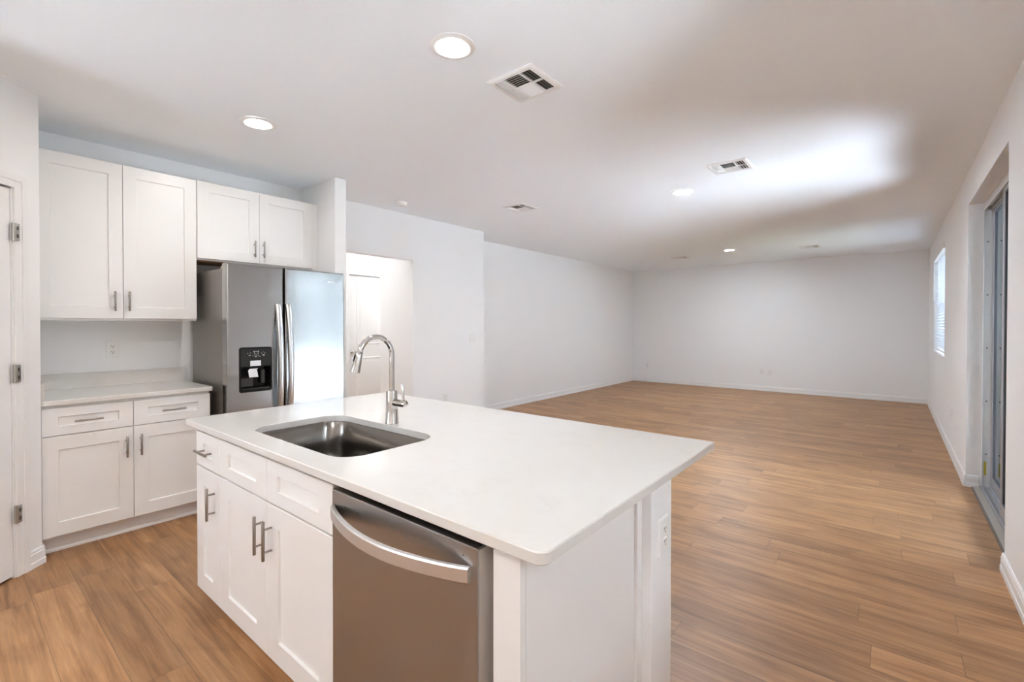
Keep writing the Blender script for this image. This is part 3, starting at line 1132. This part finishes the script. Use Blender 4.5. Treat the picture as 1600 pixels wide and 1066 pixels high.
o = obj('vent_slot', bm, M['slot'], dw); o['label'] = 'thin dark slot above the handle'
bm = BM(); cyl(bm, (-0.804, 0.8032, 0.837), (-0.804, 0.8018, 0.837), 0.0022, seg=10)
obj('indicator_light', bm, M['slot'], dw)

# end panel with its front filler and scribe moulding
t = thing('end_panel', 'plain white panel closing the end of the island beside the dishwasher', 'panel', (-0.66, 1.12, 0))
bm = BM(); box(bm, -0.724, -0.6435, 0.822, 0.842, 0.0, IZ - 0.001, bev=0.001); box(bm, -0.724, -0.664, 0.8415, 0.90, 0.0, IZ - 0.001)  # second block added to reflect white onto the dishwasher side
obj('filler', bm, M['cab'], t)
bm = BM(); box(bm, -0.662, -0.6430, 0.8425, 1.4545, 0.0, IZ - 0.001)
obj('side_panel', bm, M['cab'], t)
bm = BM(); box(bm, -0.6428, -0.632, 1.418, 1.4545, 0.0, IZ - 0.001, bev=0.003)
obj('scribe_moulding', bm, M['cab'], t)

# worktop with the sink cut-out
CX0, CX1, CY0, CY1, CZ = -2.800, -0.563, 0.798, 2.015, 0.914
HX0, HX1, HY_0, HY_1 = -2.318, -1.508, 0.908, 1.366
HR = 0.105


def ring_fill(bm, outer, inner, z):
    o = [bm.verts.new((x, y, z)) for x, y in outer]
    i = [bm.verts.new((x, y, z)) for x, y in inner]
    es = []
    for lp in (o, i):
        for k in range(len(lp)):
            es.append(bm.edges.new((lp[k], lp[(k + 1) % len(lp)])))
    bmesh.ops.triangle_fill(bm, use_beauty=True, use_dissolve=False, edges=es)
    return o, i


bm = BM()
ch = 0.003
out_in = rrect(CX0 + ch, CX1 - ch, CY0 + ch, CY1 - ch, [0.015, 0.027, 0.008, 0.012], 8)
out_ = rrect(CX0, CX1, CY0, CY1, [0.018, 0.030, 0.010, 0.015], 8)
hole = rrect(HX0, HX1, HY_0, HY_1, HR, 14)
hole_w = rrect(HX0 - 0.002, HX1 + 0.002, HY_0 - 0.002, HY_1 + 0.002, HR + 0.002, 14)
o1, i1 = ring_fill(bm, out_in, hole_w, CZ)
o2, i2 = ring_fill(bm, out_in, hole, IZ)


def bridge(bm, a, b):
    for k in range(len(a)):
        j = (k + 1) % len(a)
        bm.faces.new((a[k], a[j], b[j], b[k]))


m1 = [bm.verts.new((x, y, CZ - ch)) for x, y in out_]
m2 = [bm.verts.new((x, y, IZ + ch)) for x, y in out_]
h1 = [bm.verts.new((x, y, CZ - 0.002)) for x, y in hole]
bridge(bm, o1, m1); bridge(bm, m1, m2); bridge(bm, m2, o2)
bridge(bm, i1, h1); bridge(bm, h1, i2)
ct = obj('countertop', bm, M['quartz'])
tag(ct, 'long white quartz worktop of the island with a sink cut-out', 'countertop')

# undermount sink
t = thing('kitchen_sink', 'single-bowl stainless undermount sink let into the island worktop', 'sink', (-1.913, 1.137, 0.66))
bm = BM()


def sk(inset, z, r):
    return [(x, y, z) for x, y in rrect(HX0 + inset, HX1 - inset, HY_0 + inset, HY_1 - inset, r, 14)]


loft(bm, [sk(-0.022, 0.8825, HR + 0.022), sk(0.000, 0.8825, HR), sk(0.003, 0.8795, HR - 0.003), sk(0.006, 0.74, HR - 0.006), sk(0.010, 0.695, HR - 0.01), sk(0.022, 0.676, HR - 0.02), sk(0.05, 0.668, 0.06), sk(0.16, 0.664, 0.05)], False, True)
obj('bowl', bm, M['steel_sink'], t, smooth=50)
bm = BM()
lathe(bm, [(0.058, 0.0), (0.056, 0.004), (0.046, 0.004), (0.042, 0.001), (0.03, 0.001)], 32, (-1.913, 1.137, 0.6645))
obj('drain', bm, M['chrome'], t, smooth=40)

# faucet
FXX, FY, FZ = -1.895, 1.402, CZ
t = thing('kitchen_faucet', 'polished chrome gooseneck pull-down faucet standing behind the island sink', 'faucet', (FXX, FY, FZ))
bm = BM()
lathe(bm, [(0.0325, 0.0), (0.0325, 0.004), (0.031, 0.007), (0.029, 0.08), (0.0268, 0.156), (0.0255, 0.160), (0.016, 0.1605)], 40, (FXX, FY, FZ))
obj('base', bm, M['chrome'], t, smooth=40)
pts = [(FXX, FY, FZ + 0.155), (FXX, FY, FZ + 0.24), (FXX, FY, 1.235)]
cy_, cz_, R_ = FY - 0.090, 1.247, 0.090
for i in range(0, 23):
    a = math.radians(165) * i / 22
    pts.append((FXX, cy_ + R_ * math.cos(a), cz_ + R_ * math.sin(a)))
bm = BM(); tube(bm, pts, 0.0128, 24)
obj('spout', bm, M['chrome'], t, smooth=40)
a = math.radians(165)
p0 = Vector((FXX, cy_ + R_ * math.cos(a), cz_ + R_ * math.sin(a)))
dv = Vector((0, -math.sin(a), math.cos(a))).normalized()
bm = BM()
tube(bm, [p0 - dv * 0.002, p0 + dv * 0.004, p0 + dv * 0.03, p0 + dv * 0.092, p0 + dv * 0.0965, p0 + dv * 0.097], [0.0134, 0.0158, 0.0172, 0.0225, 0.0222, 0.019], 32)
hd = obj('spray_head', bm, M['chrome'], t, smooth=35)
nrm = Vector((-0.45, -0.85, 0.25)).normalized()
nrm = (nrm - dv * nrm.dot(dv)).normalized()
sd = dv.cross(nrm).normalized()
bm = BM()
mid = p0 + dv * 0.034
for k, (sc, hh) in enumerate(((1.0, 0.0165), (1.0, 0.0195), (0.8, 0.0205))):
    ringp = []
    for q in range(24):
        an = 2 * PI * q / 24
        ringp.append(mid + nrm * hh + sd * (0.0085 * sc * math.cos(an)) + dv * (0.0195 * sc * math.sin(an)))
    if k == 0:
        prev = [bm.verts.new(p) for p in ringp]
    else:
        cur = [bm.verts.new(p) for p in ringp]
        bridge(bm, prev, cur)
        prev = cur
bm.faces.new(prev)
obj('spray_button', bm, M['black'], hd, smooth=40)
bm = BM()
zz = FZ + 0.104
tube(bm, [(FXX + 0.015, FY, zz), (FXX + 0.030, FY, zz), (FXX + 0.084, FY, zz), (FXX + 0.100, FY, zz), (FXX + 0.107, FY, zz), (FXX + 0.110, FY, zz)], [0.0175, 0.0178, 0.0185, 0.0185, 0.015, 0.006], 28)
hb = obj('valve_hub', bm, M['chrome'], t, smooth=40)
bm = BM()
tube(bm, [(FXX + 0.090, FY, zz + 0.012), (FXX + 0.087, FY, zz + 0.04), (FXX + 0.082, FY, zz + 0.09), (FXX + 0.0815, FY, zz + 0.094)], [0.0062, 0.0060, 0.0074, 0.0055], 18)
obj('lever', bm, M['chrome'], hb, smooth=40)


# ------------------------------------------------------------------ outlets and switches (local front looks along -Y)
def plate_bm(w, h):
    bm = BM()
    loft(bm, [[(x, 0, z) for x, z in rrect(-w / 2, w / 2, -h / 2, h / 2, 0.004, 4)], [(x, -0.004, z) for x, z in rrect(-w / 2, w / 2, -h / 2, h / 2, 0.004, 4)],
              [(x, -0.0065, z) for x, z in rrect(-w / 2 + 0.003, w / 2 - 0.003, -h / 2 + 0.003, h / 2 - 0.003, 0.003, 4)]], True, True)
    return bm


def make_outlet(name, label, cat, group, loc, rotz):
    r = thing(name, label, cat, (0, 0, 0), group)
    obj('cover_plate', plate_bm(0.078, 0.124), M['plate'], r)
    for dz in (-0.0215, 0.0215):
        bm = BM()
        loft(bm, [[(x, -0.006, z + dz) for x, z in rrect(-0.0175, 0.0175, -0.0155, 0.0155, 0.008, 5)], [(x, -0.0085, z + dz) for x, z in rrect(-0.0168, 0.0168, -0.0148, 0.0148, 0.0075, 5)]], True, True)
        rc = obj('receptacle', bm, M['plate'], r)
        bm = BM()
        box(bm, -0.0085, -0.0055, -0.0088, -0.0083, dz + 0.000, dz + 0.009)
        box(bm, 0.0055, 0.0085, -0.0088, -0.0083, dz + 0.000, dz + 0.009)
        cyl(bm, (0, -0.0083, dz - 0.007), (0, -0.0088, dz - 0.007), 0.0032, seg=10)
        obj('slot', bm, M['slot'], rc)
    r.location = loc
    r.rotation_euler = (0, 0, rotz)
    return r


OG = 'wall outlets'
out0 = make_outlet('wall_outlet', 'white duplex outlet on the kitchen wall above the short worktop', 'outlet', OG, (XK, 0.835, 1.208), PI / 2)
dup(out0, (-0.600, 1.551, 0.682), PI / 2, 'white duplex outlet high on the end of the island knee wall')
dup(out0, (-2.142, YF, 0.408), 0, 'white duplex outlet low on the far wall, next to the cable plate')
dup(out0, (-4.655, YF, 0.398), 0, 'white duplex outlet low on the far wall near its corner with the left wall')
dup(out0, (XK, 4.205, 0.432), PI / 2, 'white duplex outlet low on the hall wall, just showing over the island worktop')
dup(out0, (XR, 6.85, 0.450), -PI / 2, 'white duplex outlet low on the right wall between window and sliding door')
t = thing('cable_plate', 'small white cable plate with one round jack on the far wall', 'wall plate', (0, 0, 0))
obj('cover_plate', plate_bm(0.076, 0.122), M['plate'], t)
bm = BM()
cyl(bm, (0, -0.006, 0), (0, -0.010, 0), 0.008, seg=6)
cyl(bm, (0, -0.010, 0), (0, -0.017, 0), 0.005, seg=14)
obj('jack', bm, M['nickel'], t)
t.location = (-1.975, YF, 0.398)
t = thing('light_switch', 'white double rocker light switch on the hall wall near its end', 'switch', (0, 0, 0))
obj('cover_plate', plate_bm(0.125, 0.124), M['plate'], t)
for dx in (-0.024, 0.024):
    bm = BM()
    vs = box(bm, dx - 0.0165, dx + 0.0165, -0.0095, -0.006, -0.034, 0.034)
    for v in vs:
        if v.co.y < -0.008 and v.co.z > 0:
            v.co.y += 0.0025
    obj('rocker', bm, M['plate'], t)
t.location = (XK, 4.715, 1.21)
t.rotation_euler = (0, 0, PI / 2)

# ------------------------------------------------------------------ ceiling lights
LG = 'recessed ceiling lights'
t = thing('ceiling_light', 'lit round recessed ceiling light above the island worktop', 'ceiling light', (0, 0, 0), LG)
bm = BM()
lathe(bm, [(0.108, 0.0), (0.108, -0.004), (0.100, -0.009), (0.078, -0.010), (0.073, -0.006)], 48, cap_lo=False, cap_hi=False)
obj('trim_ring', bm, M['plate'], t, smooth=50)
bm = BM()
lathe(bm, [(0.0725, -0.0065), (0.05, -0.0072), (0.02, -0.0075)], 40, cap_lo=False, cap_hi=True)
obj('lens', bm, M['lens_kitchen'], t, smooth=60)
t.location = (-1.635, 1.561, ZC)
LIGHTS = [((-3.249, 1.346), 'kitchen', 'lit round recessed ceiling light near the kitchen wall cabinets'),
          ((-1.640, 4.705), 'living', 'lit round recessed ceiling light in the living area beside a square register'),
          ((-2.258, 8.892), 'living', 'lit round recessed ceiling light near the far wall'),
          ((-0.15, -0.75), 'added_fill', 'added unseen ceiling light for fill over the aisle behind the island'),  # this and the next are added fill lights behind the camera
          ((-1.75, -0.85), 'added_fill', 'added unseen ceiling light above the cooking side of the kitchen'),
          ((-5.45, 2.55), 'hallway', 'lit round recessed ceiling light in the hallway behind the refrigerator wall'),
          ((-5.60, 4.75), 'hallway', 'added unseen ceiling light brightening the panelled hallway door')]  # second hallway light, added to brighten the door
for (x, y), zone, lab in LIGHTS:
    r = dup(t, (x, y, ZC), 0, lab)
    for ch in r.children:
        if ch.name.startswith('lens') and zone != 'kitchen':
            ch.data = ch.data.copy()
            ch.data.materials[0] = M['lens_' + zone]

# ------------------------------------------------------------------ ceiling registers
VG = 'square ceiling registers'
t = thing('air_vent', 'large white square ceiling register nearest the island light', 'vent', (0, 0, 0), VG)
bm = BM()
h = 0.152
oa = rrect(-h, h, -h, h, 0.004, 2)
loft(bm, [[(x, y, 0) for x, y in oa], [(x, y, -0.004) for x, y in oa], [(x, y, -0.010) for x, y in rrect(-h + 0.012, h - 0.012, -h + 0.012, h - 0.012, 0.003, 2)],
          [(x, y, -0.010) for x, y in rrect(-h + 0.032, h - 0.032, -h + 0.032, h - 0.032, 0.002, 2)], [(x, y, -0.0015) for x, y in rrect(-h + 0.034, h - 0.034, -h + 0.034, h - 0.034, 0.002, 2)]])
fr_ = obj('register_frame', bm, M['vent'], t)
bm = BM(); box(bm, -h + 0.030, h - 0.030, -h + 0.030, h - 0.030, -0.0014, -0.0004)
obj('duct_shade_sheet', bm, M['vent_shade'], t)  # dark sheet painted in for the shade inside the duct
bm = BM()
q = h - 0.034
for x0 in (-0.056, 0.052):
    box(bm, x0 - 0.004, x0 + 0.004, -q, q, -0.0105, -0.0015)
box(bm, -q, q, -0.004, 0.004, -0.0105, -0.0015)
obj('divider_bar', bm, M['vent'], t)


def slat(bm, along, a0, a1, pos, lean):
    """thin leaning blade; lean is the offset of its lower edge"""
    th = 0.0012
    for_top, for_bot = -0.0018, -0.0125
    pr = []
    for (o, z) in ((pos, for_top), (pos + th, for_top), (pos + lean + th, for_bot), (pos + lean, for_bot)):
        pr.append((o, z))
    A, B = [], []
    for o, z in pr:
        A.append(bm.verts.new((a0, o, z) if along == 'x' else (o, a0, z)))
        B.append(bm.verts.new((a1, o, z) if along == 'x' else (o, a1, z)))
    for i in range(4):
        j = (i + 1) % 4
        bm.faces.new((A[i], A[j], B[j], B[i]))
    bm.faces.new(A); bm.faces.new(list(reversed(B)))


bm = BM()
for y0, y1 in ((-q, -0.004), (0.004, q)):
    for k in range(3):
        slat(bm, 'y', y0, y1, -q + 0.016 + k * 0.019, -0.008)
        slat(bm, 'y', y0, y1, 0.060 + k * 0.019, 0.012)
for k in range(6):
    slat(bm, 'x', -0.052, 0.048, -q + 0.022 + k * 0.0185, -0.020)
    slat(bm, 'x', -0.052, 0.048, 0.008 + k * 0.0185, 0.013)
obj('louver', bm, M['vent'], t)
t.location = (-1.581, 2.060, ZC)
for (x, y), lab in (((-1.061, 4.205), 'white square ceiling register between the sliding door and a living area light'),
                    ((-3.275, 4.180), 'white square ceiling register near the hall wall and the smoke detector'),
                    ((-3.262, 9.290), 'white square ceiling register near the far left corner of the ceiling'),
                    ((-1.100, 9.350), 'white square ceiling register near the far wall on the window side')):
    dup(t, (x, y, ZC), 0, lab)

# smoke detector
t = thing('smoke_detector', 'small round white smoke detector on the ceiling close to the hall wall', 'smoke detector', (-4.158, 3.20, ZC - 0.042))
bm = BM()
lathe(bm, [(0.067, 0.0), (0.067, -0.010), (0.064, -0.012)], 40, (-4.158, 3.20, ZC), cap_lo=True, cap_hi=True)
obj('mounting_base', bm, M['plate'], t, smooth=40)
bm = BM()
lathe(bm, [(0.061, -0.012), (0.061, -0.026), (0.055, -0.036), (0.030, -0.041), (0.012, -0.042)], 40, (-4.158, 3.20, ZC), cap_lo=True, cap_hi=True)
obj('housing', bm, M['plate'], t, smooth=35)
bm = BM()
lathe(bm, [(0.0614, -0.0165), (0.0618, -0.0170), (0.0618, -0.0195), (0.0614, -0.020)], 40, (-4.158, 3.20, ZC), cap_lo=False, cap_hi=False)
obj('vent_slot', bm, M['vent'], t)

# window blind
t = thing('window_blind', 'white horizontal slat blind lowered in the window of the right wall', 'blind', (0.545, (NY0 + NY1) / 2, NZ0 + 0.05))
bm = BM(); box(bm, 0.482, 0.570, NY0 + 0.006, NY1 - 0.006, NZ1 - 0.075, NZ1 - 0.004, bev=0.004)
obj('valance', bm, M['plate'], t)
bm = BM()
nsl = 32
ztop, zbot = NZ1 - 0.09, NZ0 + 0.085
for k in range(nsl):
    z = zbot + (ztop - zbot) * k / (nsl - 1)
    dx, dz = 0.025 * math.cos(math.radians(30)), -0.025 * math.sin(math.radians(30))
    vs = box(bm, -1, 1, NY0 + 0.010, NY1 - 0.010, -1, 1)
    for v in vs:
        a = v.co.x
        b_ = v.co.z
        v.co.x = 0.545 + a * dx + b_ * 0.0012
        v.co.z = z + a * dz + b_ * 0.0010
obj('slats', bm, M['blind'], t)
bm = BM(); box(bm, 0.522, 0.568, NY0 + 0.010, NY1 - 0.010, NZ0 + 0.040, NZ0 + 0.058, bev=0.003)
obj('bottom_rail', bm, M['plate'], t)
bm = BM(); tube(bm, [(0.488, NY1 - 0.10, NZ1 - 0.075), (0.487, NY1 - 0.10, NZ1 - 0.35), (0.488, NY1 - 0.10, NZ1 - 0.66)], 0.0055, 10)
obj('tilt_wand', bm, M['plate'], t)
for y in (NY0 + 0.25, NY1 - 0.25):
    bm = BM(); tube(bm, [(0.520, y, NZ0 + 0.05), (0.520, y, NZ1 - 0.07)], 0.0015, 6)
    obj('ladder_cord', bm, M['plate'], t)
